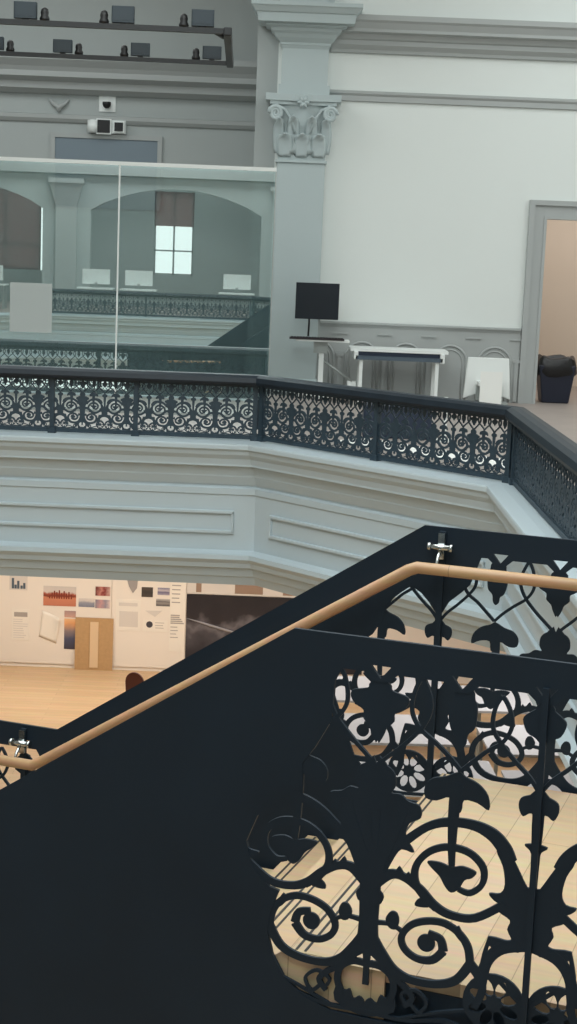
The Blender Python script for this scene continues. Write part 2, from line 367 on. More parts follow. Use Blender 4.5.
PROF = [(-.30, 0), (.02, 0), (.15, -.02), (.155, -.035), (.155, -.075), (.125, -.10), (.115, -.14), (.075, -.19), (.06, -.25), (.06, -.27), (0, -.285), (-.035, -.385), (-.035, -.40), (-.075, -.49), (-.09, -.505), (-.09, -.52), (-.06, -.535), (-.06, -.60), (-.075, -.61),
        (-.075, -1.225), (-.03, -1.245), (.035, -1.26), (.04, -1.31), (.0, -1.36), (-.015, -1.41), (-.06, -1.43), (-.09, -1.52), (-.11, -1.535), (-.15, -1.63), (-.3, -1.635)]
o = struct(MB().sweep(PROF, VOID, closed=True, side=-1).build('trim_1', M['fascia']))
fasc = o
def panel_frame(A, B, inset0, inset1):
    A = Vector(A); B = Vector(B); d = (B-A).normalized(); n = Vector((d.y, -d.x)); L = (B-A).length
    q = MB()
    def bar(s0, s1, z0, z1):
        vs = []
        for z in (z0, z1):
            for s, o2 in ((s0, -.08), (s1, -.08), (s1, -.044), (s0, -.044)):
                p = A+d*s+n*o2; vs.append((p.x, p.y, z))
        q.add(vs, [(3, 2, 1, 0), (4, 5, 6, 7), (0, 1, 5, 4), (1, 2, 6, 5), (2, 3, 7, 6), (3, 0, 4, 7)])
    w = .028
    bar(inset0, L-inset1, -.79-w, -.79+w*.3); bar(inset0, L-inset1, -1.03-w*.3, -1.03+w)
    bar(inset0, inset0+w, -1.03, -.79); bar(L-inset1-w, L-inset1, -1.03, -.79)
    return q.build('panel_moulding', M['fascia'], fasc, bevel=.008)
for i in range(8):
    panel_frame(VOID[i], VOID[(i+1) % 8], .22, .2)

# upper back wall, right of the pilaster, with the door opening
W0 = 22.7
w = MB()
w.box(-.4, 3.54, W0, W0+.3, 0, 7.5); w.box(3.54, 4.75, W0, W0+.3, 2.66, 7.5); w.box(4.75, 10, W0, W0+.3, 0, 7.5)
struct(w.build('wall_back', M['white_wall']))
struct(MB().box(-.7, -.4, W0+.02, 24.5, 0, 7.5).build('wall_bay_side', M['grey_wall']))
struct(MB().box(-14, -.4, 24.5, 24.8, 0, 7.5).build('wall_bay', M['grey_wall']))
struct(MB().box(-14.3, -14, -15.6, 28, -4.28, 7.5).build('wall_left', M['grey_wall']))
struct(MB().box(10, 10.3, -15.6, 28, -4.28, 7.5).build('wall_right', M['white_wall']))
c = MB().plate([(-14, -15.6), (10, -15.6), (10, 28), (-14, 28)], [[(-6, -3), (1.9, -3), (1.9, 14), (-6, 14)]], 7.5, 7.7, lambda x, y, z: (x, y, z))
struct(c.build('ceiling', M['ceiling']))
sk = MB()
for x in (-6, -4, -2, 0, 1.85): sk.box(x, x+.06, -3, 14, 7.52, 7.66)
for y in range(-3, 15, 2): sk.box(-6, 1.9, y, y+.06, 7.54, 7.64)
struct(sk.build('window_1', M['trim_grey']))

# entablature and string course
cor = [(0, 5.36), (.34, 5.34), (.34, 5.27), (.31, 5.24), (.27, 5.16), (.27, 5.12), (.18, 5.10), (.15, 5.04), (.12, 5.02), (.12, 4.96), (.06, 4.90), (.05, 4.86), (0, 4.85)]
struct(MB().sweep(cor, [(.34, W0), (10, W0)], side=-1).build('trim_2', M['trim_grey']))
st_ = [(0, 4.345), (.06, 4.335), (.06, 4.30), (.035, 4.27), (.035, 4.20), (0, 4.19)]
struct(MB().sweep(st_, [(.34, W0), (10, W0)], side=-1).build('trim_3', M['trim_grey']))
bayc = [(0, 4.86), (.5, 4.84), (.5, 4.76), (.40, 4.66), (.36, 4.60), (.36, 4.52), (.22, 4.46), (.20, 4.36), (.08, 4.30), (0, 4.29)]
struct(MB().sweep(bayc, [(-14, 24.5), (-.7, 24.5)], side=-1).build('trim_4', M['trim_grey']))
struct(MB().sweep([(0, 4.0), (.08, 3.985), (.08, 3.93), (.04, 3.88), (0, 3.865)], [(-14, 24.5), (-.7, 24.5)], side=-1).build('trim_5', M['trim_grey']))

# wainscot with its blind arcade
wa = MB()
wa.box(.3, 3.27, W0-.03, W0+.01, 0, 1.04)
struct(wa.build('trim_6', M['trim_grey']))
cap = MB().sweep([(0, 1.085), (.07, 1.08), (.07, 1.055), (.045, 1.03), (.03, 1.0), (0, .99)], [(.3, W0), (3.27, W0)], side=-1)
struct(cap.build('trim_7', M['trim_grey']))
ar = MB()
for i in range(5):
    cx = .33+.645*i
    for r, wd in ((.235, .035), (.175, .02)):
        pts = [(cx-r, W0-.035, .02), (cx-r, W0-.035, .56)]+[(cx-r*cos(pi*j/14), W0-.035, .56+r*sin(pi*j/14)) for j in range(1, 14)]+[(cx+r, W0-.035, .56), (cx+r, W0-.035, .02)]
        if i == 0: pts = [p for p in pts if p[0] > .33]
        ar.tube(pts, wd/2, 6)
    ar.box(cx+.322-.025, cx+.322+.025, W0-.055, W0-.03, .02, .62)
    ar.box(cx+.322-.05, cx+.322+.05, W0-.06, W0-.03, .58, .63)
    ar.box(cx+.322-.11, cx+.322+.11, W0-.05, W0-.03, .905, .925)
struct(ar.build('trim_8', M['trim_grey']))

# door casing and the warm room beyond
dc = MB()
for x0, x1, d, zt in ((3.36, 3.50, .04, 2.85), (3.28, 3.36, .075, 2.92), (3.50, 3.54, .055, 2.70), (4.79, 4.93, .04, 2.85), (4.93, 5.01, .075, 2.92), (4.75, 4.79, .055, 2.70)):
    dc.box(x0, x1, W0-d, W0+.002, 0, zt)
dc.box(3.50, 4.79, W0-.0405, W0+.001, 2.70, 2.85); dc.box(3.36, 4.93, W0-.0755, W0+.001, 2.85, 2.921); dc.box(3.54, 4.75, W0-.0555, W0+.001, 2.66, 2.701)
door = struct(dc.build('door_1', M['trim_grey']))
rm = MB().box(2.6, 9.9, 26.2, 26.4, 0, 3.4).box(2.6, 2.8, 23, 26.2, 0, 3.4).box(2.6, 9.9, 23, 26.4, 3.4, 3.5)
struct(rm.build('wall_room_behind', M['warm_wall']))

# lower storey
struct(MB().box(-14, 10, -15.6, 28, -4.4, -4.28).build('floor_lower', M['low_floor']))
struct(MB().box(-14, 10, W0, W0+.3, -4.28, -1.62).build('wall_lower', M['cream_wall']))

# the far side of the atrium (seen only in the glass)
SKY = 15.6
aw = MB()
def arch_wall(q, x0, x1, spans, y0, y1, top):
    xs = x0
    for a, b, spring, rise in spans:
        q.box(xs, a, y0, y1, 0, top)
        n = 14; pts = [(a, top), (b, top)]+[(b-(b-a)*i/n, spring+rise*sin(pi*i/n)**.8) for i in range(n+1)]
        q.prism(pts, y0, y1, lambda x, y, z: (x, z, y)); xs = b
    q.box(xs, x1, y0, y1, 0, top)
arch_wall(aw, -14, 10, [(-12.25, -7.05, 3.1, .75), (-5.55, -.15, 3.1, .75), (1.45, 6.85, 3.1, .75)], -11.9, -11.6, 7.5)
struct(aw.build('wall_arcade', M['grey_wall']))
pr = MB()
for x in (-6.3, .65):
    pr.box(x-.33, x+.33, -11.6, -11.45, 0, 3.2); pr.frustum((x-.33, x+.33, -11.6, -11.45), (x-.52, x+.52, -11.6, -11.3), 3.2, 3.9); pr.box(x-.55, x+.55, -11.6, -11.25, 3.9, 4.05)
pr.box(-14, 10, -11.6, -11.4, 4.2, 4.45)
struct(pr.build('trim_9', M['trim_grey']))
ow = MB(); xs = -14
for a, b in ((-10.0, -7.5), (-3.75, -2.4), (2.4, 3.8)):
    ow.box(xs, a, -15.6, -15.3, -1, 7.5); ow.box(a, b, -15.6, -15.3, -1, 1.1); ow.box(a, b, -15.6, -15.3, 3.9, 7.5); xs = b
ow.box(xs, 10, -15.6, -15.3, -1, 7.5)
struct(ow.build('wall_front', M['grey_wall']))
for i, (a, b, zb) in enumerate(((-10.0, -7.6, 1.1), (-3.75, -2.4, 2.75), (2.4, 3.8, 2.75))):
    q = MB(); q.box(a, b, -15.5, -15.44, 1.1, 1.16); q.box((a+b)/2-.03, (a+b)/2+.03, -15.5, -15.44, 1.1, 3.9); q.box(a, b, -15.5, -15.44, 1.9, 1.95)
    q.box(a, a+.06, -15.5, -15.44, 1.1, 3.9); q.box(b-.06, b, -15.5, -15.44, 1.1, 3.9)
    wn = struct(q.build('window_%d' % (i+2), M['trim_grey']))
    MB().box(a, b, -15.42, -15.41, zb, 3.9).build('blind', M['blind'], wn)

# ================================================================== STAIR
RZ = radians(-20); BX = Vector((sin(-RZ), cos(RZ), 0)); AXV = Vector((cos(RZ), sin(RZ), 0)); O0 = Vector((.057, 4.339, 0))
def sp(s, b, z): p = O0+AXV*s+BX*b; return (p.x, p.y, z)
stair = thing('staircase', 'timber stair flight with dark double nosing lines between the two steel guards', 'staircase', tuple(O0), RZ)
# landing: ends where it meets the gallery floor at the void edge
e0 = (1.97-.057)/cos(RZ); e1 = (1.97-.057-BX.x*1.77)/cos(RZ)
MB().prism([(0, .0), (e0, .0), (e1, 1.77), (0, 1.77)], -.04, 0).build('landing', M['tread_wood'], stair)
MB().prism([(.02, .0), (e0-.02, .0), (e1-.02, 1.77), (.02, 1.77)], -.30, -.042).build('landing_beam', M['steel'], stair)
for k in range(0, 6):
    z = -.18*(k+1); x1 = -.27*k
    if k < 5:
        MB().box(x1-.27-.02, x1-.001, 0, 1.77, z-.04, z).build('tread', M['tread_wood'], stair)
    MB().box(x1-.02, x1-.001, .01, 1.76, z+.001, z+.139).build('riser', M['tread_wood'], stair)
MB().prism([(.30, -.002), (.30, -.30), (-.10, -.36), (-1.62, -1.36), (-1.62, -1.06), (-1.36, -.91), (-.02, -.002)], -.014, -.001, lambda x, y, z: (x, z, y)).build('string_board', M['tread_wood'], stair)
for k in range(0, 6):
    z = -.18*k
    MB().box(-.27*k+.012, -.27*k+.020, .01, 1.76, z-.003, z+.0015).box(-.27*k+.040, -.27*k+.048, .01, 1.76, z-.003, z+.0015).build('nosing_strip', M['nosing'], stair)
MB().box(-3.3, -1.352, 0, 1.77, -1.12, -1.08).build('landing', M['tread_wood'], stair)
MB().box(-3.3, -1.40, .01, 1.76, -1.36, -1.122).build('landing_beam', M['steel'], stair)

TRI = lambda cx, t=.914: [(cx-.03, t), (cx+.03, t), (cx, t-.037)]
for P in FILLS:                            # let the halves of a mirrored shape overlap at its axis
    for i, (x, y) in enumerate(P):
        if abs(x-AX_B) < .012: P[i] = (AX_B+.0006, y)
        if abs(x-AX_A) < .012: P[i] = (AX_A-.0006, y)
def top_edge(lo, hi, b0):
    out = []
    for k in range(12, -12, -1):
        c_ = b0+k*PER/4
        if lo+.05 < c_ < hi-.05: out += [(c_+.05, TOP), (c_+.022, .868), (c_-.022, .868), (c_-.05, TOP)]
    return out
def tris(lo, hi, b0, t0=0):
    out = []
    k = -20
    for k in range(-20, 20):
        c_ = b0+k*PER/4
        if lo < c_ < hi: out.append([(x, y+t0) for x, y in TRI(c_)])
    return out
TOP, BOT = .893, -.145
# ---- near guard
near = thing('stair_guard', 'near dark steel stair guard, solid plate at lower left and pierced scrollwork at lower right', 'railing', sp(0, -.03, 0), RZ)
outer = [(2.02, -.36), (2.02, .99), (-.016, .991), (-1.65, -.098), (-3.3, -.098), (-3.3, -1.5), (-1.9, -1.5), (-.2, -.36)]
left = [(.135, TOP), (.113, .855), (.108, .735), (.06, .645), (.026, .597), (.03, .52), (-.04, .478), (-.107, .414), (-.139, .331), (-.12, .26), (-.061, .202), (-.030, .195), (-.052, .135), (-.062, .064), (-.042, -.008), (-.002, -.073), (.06, -.117), (.143, BOT)]
open1 = left+[(1.92, BOT), (1.92, TOP)]+top_edge(.14, 1.92, AX_B)
n_b = AX_B
MB().plate(outer, [open1]+tris(.2, 1.90, n_b), -.006, .006, S2).build('panel', M['steel'], near)
q = MB(); ornament(q, .0, 1.94, n_b, .010, 5, keep=lambda x, t: t < min(.98, .99+.665*(x+.016))-.02); q.build('scrollwork', M['steel'], near)
for s_ in (n_b, n_b+PER):
    MB().box(s_-.009, s_+.009, -.018, -.005, -.3, .915).build('post', M['steel'], near)
# ---- far guard
far = thing('stair_guard', 'far dark steel stair guard behind the wooden handrail, pierced with pointed arches at right', 'railing', sp(0, 1.8, 0), RZ)
f_b = -.057
outer = [(1.44, -.36), (1.44, 1.0), (-.136, 1.0), (-1.77, -.085), (-3.3, -.085), (-3.3, -1.5), (-1.95, -1.5), (-.25, -.36)]
left = [(.10, TOP), (.075, .82), (.061, .778), (.03, .745), (-.02, .70), (-.05, .645), (-.067, .645), (-.10, .69), (-.135, .725), (-.176, .75), (-.215, .72), (-.25, .69), (-.275, .65), (-.29, .60), (-.33, .53), (-.42, .46), (-.48, .36), (-.48, .25), (-.43, .12), (-.38, 0), (-.28, -.10), (-.20, BOT)]
open1 = left+[(1.33, BOT), (1.33, TOP)]+top_edge(.10, 1.33, f_b)
lb = -1.93
open2 = [(x, y-1.085) for x, y in ((-1.82, .60), (-1.84, TOP-.05), (-1.87, TOP), (-3.2, TOP), (-3.2, BOT), (-1.80, BOT))]
MB().plate(outer, [open1, open2]+tris(.1, 1.33, f_b)+tris(-3.2, -1.8, lb, -1.07), -.006, .006, S2).build('panel', M['steel'], far)
q = MB(); ornament(q, -.45, 1.32, f_b, .010, 5, keep=lambda x, t: t < min(.98, 1.0+.664*(x+.136))-.03 and t > -.36+.667*(x+.25)+.02*(x < -.25) or x > -.1); q.build('scrollwork', M['steel'], far)
q = MB(); ornament(q, -3.2, -1.85, lb, .010, 3, -1.085, keep=lambda x, t: x < -1.80); q.build('scrollwork', M['steel'], far)
for s_, t_ in ((f_b, 0), (f_b+PER, 0), (lb, -1.085), (lb-PER, -1.085)):
    MB().box(s_-.012, s_+.012, -.020, -.006, -.3+t_, .985+t_).build('post', M['steel'], far)
hp = [(1.36, -.1, .846), (-.13, -.1, .846), (-.165, -.1, .832), (-1.80, -.1, -.213), (-1.84, -.1, -.232), (-3.2, -.1, -.232)]
hr = MB().tube(hp, .024, 16).build('handrail', M['handrail_wood'], far); part_label(hr, 'pale wooden round handrail')
for s_, t_ in ((f_b, 0), (f_b+PER, 0), (lb, -1.085), (lb-PER, -1.085)):
    z = .925+t_
    b = MB().box(s_-.013, s_+.013, -.034, -.02, z-.05, z+.055).cyl((s_-.044, -.045, z), (s_+.044, -.045, z), .012, 14).cyl((s_-.050, -.045, z), (s_-.038, -.045, z), .017, 14).cyl((s_+.038, -.045, z), (s_+.050, -.045, z), .017, 14)
    b = b.build('bracket', M['chrome'], far); part_label(b, 'chrome clamp bracket')
    MB().tube([(s_, -.045, z-.01), (s_, -.075, z-.035), (s_, -.1, z-.075)], .007, 8).build('arm', M['chrome'], b)

# ================================================================== GALLERY RAILINGS
RS = .53
q = MB(); ornament(q, AX_B-PER/4, AX_B+PER/4, AX_B, .026, 2, fat=1.85)
q.v = [((x-AX_B)*RS, y*RS, .055+(z+.125)*RS) for x, y, z in q.v]
orn_mesh = q.build('ornament_panel', M['iron']); orn_mesh_data = orn_mesh.data; bpy.data.objects.remove(orn_mesh)
def railing(A, B, label, posts=(0, 1), m0=1, m1=1):
    A = Vector((A[0], A[1], 0)); B = Vector((B[0], B[1], 0)); L = (B-A).length; d = (B-A).normalized()
    t = thing('gallery_railing', label, 'railing', tuple(A), math.atan2(d.y, d.x), None)
    MB().prism([(-.11, .61), (.11, .61), (.12, .64), (.105, .69), (.06, .715), (0, .722), (-.06, .715), (-.105, .69), (-.12, .64)], 0, L, lambda x, y, z: (z+x*(.4142*m1 if z else -.4142*m0), x, y)).build('handrail', M['iron_cap'], t)
    MB().box(0, L, -.02, .02, .012, .055).build('bottom_rail', M['iron'], t)
    MB().box(0, L, -.015, .015, .58, .61).build('top_rail', M['iron'], t)
    n = max(1, round(L/(PER*RS)))
    for i in range(n):
        o = bpy.data.objects.new('ornament_panel', orn_mesh_data); COL.objects.link(o); o.parent = t
        o.location = ((i+.5)*L/n, 0, 0); o.scale = (L/n/(PER*RS), 1, 1)
    for p in posts:
        x = p*L
        MB().box(x-.025, x+.025, -.03, .03, .0, .60).rbox(x-.045, x+.045, -.045, .045, .0, .06, .01).build('post', M['iron'], t)
    return t
railing(RAIL[0], RAIL[1], 'dark iron gallery railing running straight across in front of the glass partition', (.01, .33, .64, .785, .992), m0=0)
railing(RAIL[1], RAIL[2], 'dark iron gallery railing on the angled side, below the white table and chair', (.012, .5, .985))
railing(RAIL[2], (RAIL[2][0], 6.2), 'dark iron gallery railing coming forward along the right edge, in front of the black bin', (.01, .5, .995), m1=0)
railing(RAIL[4], RAIL[5], 'dark iron gallery railing across the far side of the atrium, mirrored in the glass', (.01, .5, .99))
railing(RAIL[3], RAIL[4], 'dark iron gallery railing on the angled side behind the viewer, mirrored in the glass', (.01, .99))

# ================================================================== PILASTER
pil = thing('pilaster', 'grey pilaster with a leafy carved capital and a deep moulded cornice block', 'pilaster', (-.02, W0, 0))
D = -.22
MB().box(-.34, .34, D, -.002, .22, 3.30).build('shaft', M['pilaster_grey'], pil, bevel=.01)
MB().box(-.40, .40, D-.06, -.002, 0, .18).frustum((-.40, .40, D-.06, -.002), (-.35, .35, D-.01, -.002), .18, .24).build('base', M['pilaster_grey'], pil)
cp = MB().box(-.365, .365, D-.025, -.002, 3.30, 3.335).box(-.335, .335, D, -.002, 3.335, 3.40)
cp.frustum((-.32, .32, D+.01, -.002), (-.36, .36, D-.02, -.002), 3.40, 4.10)
cap_o = cp.build('capital', M['pilaster_grey'], pil)
ab = MB().prism([(-.53, -.002), (-.53, D-.14), (-.40, D-.12), (-.12, D-.07), (0, D-.10), (.12, D-.07), (.40, D-.12), (.53, D-.14), (.53, -.002)], 4.14, 4.235)
ab.prism([(-.47, -.002), (-.47, D-.11), (-.12, D-.04), (.12, D-.04), (.47, D-.11), (.47, -.002)], 4.09, 4.14)
ab.build('abacus', M['pilaster_grey'], cap_o, bevel=.008)
def leaf(x, z0, z1, wdt, lean, yb):
    q = MB(); n = 8; vs = []
    for i in range(n+1):
        u = i/n; z = z0+(z1-z0)*(u if u < .8 else .8+.2*sin((u-.8)/.2*pi*.5)*.5); y = yb-.03-lean*u**2.5-(.03 if u > .85 else 0)
        ww = wdt*(.55+.6*sin(pi*min(1, u*.8+.15)))*.5*(1 if u < .9 else .55)
        for k, (fx, fy) in enumerate(((-1, .03), (-.55, -.012), (0, .018), (.55, -.012), (1, .03))): vs.append((x+fx*ww, y+fy, z))
    q.add(vs, [(i*5+k, i*5+k+1, i*5+k+6, i*5+k+5) for i in range(n) for k in range(4)], True)
    o = q.build('leaf', M['pilaster_grey'], cap_o, recalc=False)
    so = o.modifiers.new('thick', 'SOLIDIFY'); so.thickness = .025
    return o
for x in (-.24, 0, .24): leaf(x, 3.38, 3.72, .22, .07, D)
for x in (-.13, .13): leaf(x, 3.42, 3.98, .17, .10, D)
for x in (-.33, .33): leaf(x, 3.42, 3.95, .15, .10, D+.02)
for sg in (-1, 1):
    q = MB(); pts = []
    for i in range(26):
        a = i/25*2.3*2*pi; r = .105*(1-i/25*.82); pts.append((sg*(.385+r*cos(a)*.9), D-.10+.02*i/25, 3.965+r*sin(a)))
    q.tube([(sg*.10, D-.05, 3.70), (sg*.16, D-.06, 3.88), (sg*.26, D-.08, 4.02)]+[(sg*.38, D-.10, 4.075)], .022, 8)
    q.tube(pts, [.03]*20+[.026]*6, 8).build('volute', M['pilaster_grey'], cap_o)
q = MB()
for i in range(6):
    a = pi*i/3; q.tube([(0, D-.10, 4.12), (.05*cos(a), D-.12, 4.12+.05*sin(a)), (.085*cos(a), D-.10, 4.12+.085*sin(a))], [.022, .028, .012], 8)
q.build('flower', M['pilaster_grey'], cap_o)
MB().box(-.36, .36, D-.02, -.002, 4.235, 4.37).box(-.325, .325, D+.01, -.002, 4.37, 4.90).build('block', M['pilaster_grey'], pil)
crown = [(0, 4.86), (.02, 4.90), (.03, 4.91), (.03, 4.94), (.06, 4.97), (.09, 5.00), (.12, 5.05), (.16, 5.08), (.17, 5.12), (.24, 5.14), (.24, 5.17), (.34, 5.175), (.36, 5.29), (.38, 5.30), (.42, 5.36), (.44, 5.38), (.44, 5.43), (0, 5.44)]
MB().sweep(crown, [(-.325, -.002), (-.325, D+.01), (.325, D+.01), (.325, -.002)], side=-1).build('cornice', M['pilaster_grey'], pil)
MB().box(-.30, .30, D+.04, -.002, 5.43, 7.49).box(-.38, -.30, D+.08, -.002, 5.43, 7.49).box(.30, .38, D+.08, -.002, 5.43, 7.49).build('upper_shaft', M['pilaster_grey'], pil)

# ================================================================== GLASS PARTITION
GA = radians(GLASS_DEG)
gp = thing('glass_partition', 'tall frameless glass partition with a pale top rail, reflecting the atrium behind', 'glass partition', (-.31, 19.2, 0), GA)
MB().box(-1.885, -.012, -.006, .006, .03, 3.0).build('pane', M['glass'], gp)
MB().box(-4.9, -1.905, -.006, .006, .03, 3.0).build('pane', M['glass'], gp)
MB().box(-4.9, 0, -.022, .022, 3.0, 3.045).build('top_rail', M['white_plastic'], gp)
MB().box(-4.9, 0, -.025, .025, 0, .03).build('bottom_rail', M['grey_metal'], gp)
MB().box(-1.905, -1.885, -.009, .009, .03, 3.0).build('joint', M['white_plastic'], gp)
MB().box(-.012, 0, -.012, .012, .03, 3.0).build('end_strip', M['grey_metal'], gp)
s = MB().box(-3.205, -2.69, -.011, -.0065, .95, 1.55).build('paper_sheet', M['sheet_grey']); s.location = (-.31, 19.2, 0); s.rotation_euler = (0, 0, GA)
tag(s, 'blank white paper sheet stuck on the glass partition at the left', 'paper sheet')


# ================================================================== LIGHTING FRAME
lf = thing('lighting_frame', 'dark rectangular lighting bar frame hanging high at upper left', 'lighting frame', (-3.244, 16.913, 4.12), radians(2))
MB().box(-3.0, 2.46, -1.335, -1.265, 0, .05).build('bar', M['dark_bar'], lf)
MB().box(-3.0, 2.38, 1.265, 1.335, 0, .045).build('bar', M['dark_bar'], lf)
MB().box(2.38, 2.46, -1.36, 1.36, -.02, .06).build('end_bar', M['dark_bar'], lf, bevel=.012)
MB().tube([(2.30, -1.26, .02), (2.34, -1.1, .02), (2.37, -.95, .02)], .025, 8).build('corner_brace', M['dark_bar'], lf)
for x, y in ((-2.6, -1.3), (-.5, -1.3), (-2.6, 1.3), (-.5, 1.3)):
    MB().cyl((x, y, .04), (x, y, 3.38), .006, 8).build('hanger_rod', M['dark_bar'], lf)
def spot_light(x, y, sg, wd, ht, label):
    t = thing('spotlight', label, 'spotlight', (x, y, 4.17), radians(2), 'spotlights on the bar frame')
    MB().rbox(-wd/2, wd/2, -.05, .05, .012, ht, .012).build('head', M['lamp_head'], t)
    MB().box(-wd/2+.02, wd/2-.02, -.054, -.045, .03, ht-.02).build('lens', M['lamp_head'], t)
    MB().box(-.03, .03, -.03, .03, 0, .02).build('clamp', M['dark_bar'], t)
    MB().lathe([(0, 0), (.045, 0), (.05, .02), (.035, .05), (.04, .075), (.032, .11), (.012, .125), (0, .125)], sg*(wd/2+.075), 0, 12).build('knob', M['black'], t)
near_x = [(-2.745, 1), (-1.80, -1), (-1.025, -1)]
for (x, sg), lb_ in zip(near_x, ('dark box spotlight on the upper bar, leftmost of its three', 'dark box spotlight in the middle of the upper bar', 'dark box spotlight on the upper bar nearest the frame corner')):
    spot_light(x, 15.7-.035*(-.74-x), sg, .22, .165, lb_)
for (x, sg), lb_ in zip([(-3.55, 1), (-2.775, 1), (-1.895, -1), (-1.08, -1)], ('dark box spotlight on the lower bar cut by the left picture edge', 'dark box spotlight on the lower bar, second from the left', 'dark box spotlight on the lower bar, third from the left', 'black box spotlight at the right end of the lower bar')):
    spot_light(x, 18.3-.035*(-.83-x), sg, .215, .15, lb_)

# ================================================================== ON THE BAY WALL
t = thing('emergency_light', 'white twin-head emergency light under the string course with two dark square lamps', 'emergency light', (-3.0, 24.5, 3.83))
MB().rbox(-.28, .27, -.10, -.001, -.10, .10, .02).build('case', M['white_plastic'], t)
MB().lathe([(0, -.09), (.10, -.09), (.10, .09), (0, .09)], -.22, -.09, 16).build('battery_drum', M['white_plastic'], t)
for x, w_ in ((-.06, .19), (.17, .13)):
    MB().box(x-w_/2-.02, x+w_/2+.02, -.16, -.10, -w_/2-.02, w_/2+.02).build('lamp_housing', M['white_plastic'], t)
    MB().box(x-w_/2, x+w_/2, -.175, -.158, -w_/2, w_/2).build('lamp', M['black'], t)
t = thing('security_camera', 'small security camera on a white plate above the emergency light', 'camera', (-3.03, 24.5, 4.18))
MB().rbox(-.13, .13, -.02, 0, -.12, .12, .02).build('plate', M['white_plastic'], t)
MB().lathe([(0, -.075), (.03, -.07), (.055, -.045), (.065, -.01), (.065, .02), (0, .02)], 0, -.085, 16).build('dome', M['black'], t)
MB().box(-.03, .03, -.09, -.02, .02, .05).build('bracket', M['white_plastic'], t)
t = thing('wall_ornament', 'small pale plaster ornament on the wall left of the security camera', 'ornament', (-3.77, 24.5, 4.14))
MB().tube([(-.15, -.03, .08), (-.10, -.04, .02), (0, -.05, -.05), (.10, -.04, .02), (.15, -.03, .08)], [.015, .03, .045, .03, .015], 8).build('swag', M['trim_grey'], t)
MB().lathe([(0, -.11), (.03, -.10), (.045, -.06), (.03, -.02), (0, 0)], 0, -.04, 12).build('drop', M['trim_grey'], t)
t = thing('wall_panel', 'flat blue-grey panel in a pale frame behind the top of the glass', 'panel', (-3.03, 24.5, 2.6))
MB().box(-.79, .79, -.03, -.001, 0, 1.05).build('panel', M['panel_blue'], t)
MB().box(-.86, -.79, -.05, -.001, 0, 1.05).box(.79, .86, -.05, -.001, 0, 1.05).box(-.86, .86, -.051, -.0012, 1.05, 1.12).build('frame', M['trim_grey'], t)

# ================================================================== BY THE BACK WALL
t = thing('computer_stand', 'white post computer stand with keyboard tray and slanted brace in front of the pilaster', 'computer stand', (.36, 22.0, 0))
MB().rbox(-.36, .40, -.20, .20, .825, .85, .03).build('tray', M['white_plastic'], t)
MB().box(-.02, .05, -.03, .03, .06, .82).build('post', M['white_plastic'], t)
MB().box(-.05, -.02, .075, .11, .85, 1.40).build('monitor_pole', M['grey_metal'], t)
MB().tube([(-.03, .0, .60), (.46, -.05, .28)], .016, 8).build('brace', M['grey_metal'], t)
MB().box(-.10, .10, -.06, .06, .66, .82).build('tilt_box', M['grey_metal'], t)
bs = MB().box(-.30, .52, -.03, .03, .03, .07).box(-.03, .03, -.28, .28, .03, .07).box(.40, .52, -.06, .06, .07, .28)
bs.build('base', M['white_plastic'], t)
for x, y in ((-.28, 0), (.50, 0), (0, -.26), (0, .26)):
    MB().cyl((x, y-.012, .02), (x, y+.012, .02), .02, 12).build('castor', M['black'], t)
t = thing('monitor', 'black flat computer monitor on the white stand against the pilaster', 'monitor', (.285, 21.98, 1.13), radians(4))
MB().rbox(-.305, .305, -.03, .015, 0, .505, .008).build('screen', M['screen'], t, bevel=.006)
MB().box(-.285, .285, -.033, -.029, .025, .485).build('display', M['screen'], t)
MB().box(-.08, .08, .015, .045, .15, .32).build('mount', M['black'], t)
MB().tube([(-.10, .03, .2), (-.10, .03, -.08), (-.105, .03, -.245)], .014, 8).build('cable', M['black'], t)
t = thing('keyboard', 'long dark keyboard lying on the stand tray below the monitor', 'keyboard', (.30, 21.87, .851))
MB().rbox(-.385, .385, -.09, .09, 0, .025, .015).build('case', M['keys'], t)
kk = MB()
for r in range(5):
    for c_ in range(18): kk.box(-.365+c_*.041, -.365+c_*.041+.034, -.075+r*.031, -.075+r*.031+.025, .025, .034)
kk.build('keys', M['black'], t)
t = thing('drafting_table', 'white drafting table with a slate blue drawer front beside the computer stand', 'table', (1.475, 22.1, 0))
MB().rbox(-.70, .68, -.28, .35, .715, .755, .02).build('tabletop', M['white_plastic'], t)
MB().box(-.62, .60, -.30, .30, .60, .655).build('drawer', M['slate'], t)
MB().box(-.58, .56, -.26, .28, .657, .713).build('frame', M['navy'], t)
MB().box(-.645, -.585, -.30, .33, .60, .714).build('end_cap', M['white_plastic'], t, bevel=.01)
MB().box(.565, .63, -.30, .33, .585, .714).build('end_cap', M['white_plastic'], t, bevel=.01)
for x in (-.54, .53):
    for y in (-.24, .28): MB().box(x-.025, x+.025, y-.025, y+.025, 0, .60).build('leg', M['white_plastic'], t)
t = thing('lounge_chair', 'white moulded chair with a plain flared back standing before the arcaded wainscot by the door', 'chair', (2.74, 21.95, 0), 0)
def slab(q, pts, y0, y1): q.prism(pts, y0, y1, lambda x, y, z: (x, z, y))
q = MB(); slab(q, [(-.29, .685), (.29, .685), (.315, .40), (.335, .10), (.15, .17), (-.15, .17), (-.335, .10), (-.315, .40)], .02, .06)
q.build('backrest', M['white_plastic'], t, bevel=.012)
MB().box(-.155, .155, -.26, .02, .30, .36).build('seat', M['white_plastic'], t, bevel=.012)
MB().box(-.28, .28, -.20, .16, .04, .07).build('base', M['grey_metal'], t)
MB().box(-.16, .16, -.05, .10, .09, .30).build('pedestal', M['grey_metal'], t)
for x in (-.26, .26):
    for y in (-.18, .12): MB().cyl((x, y, 0), (x, y, .04), .02, 10).build('foot', M['black'], t)
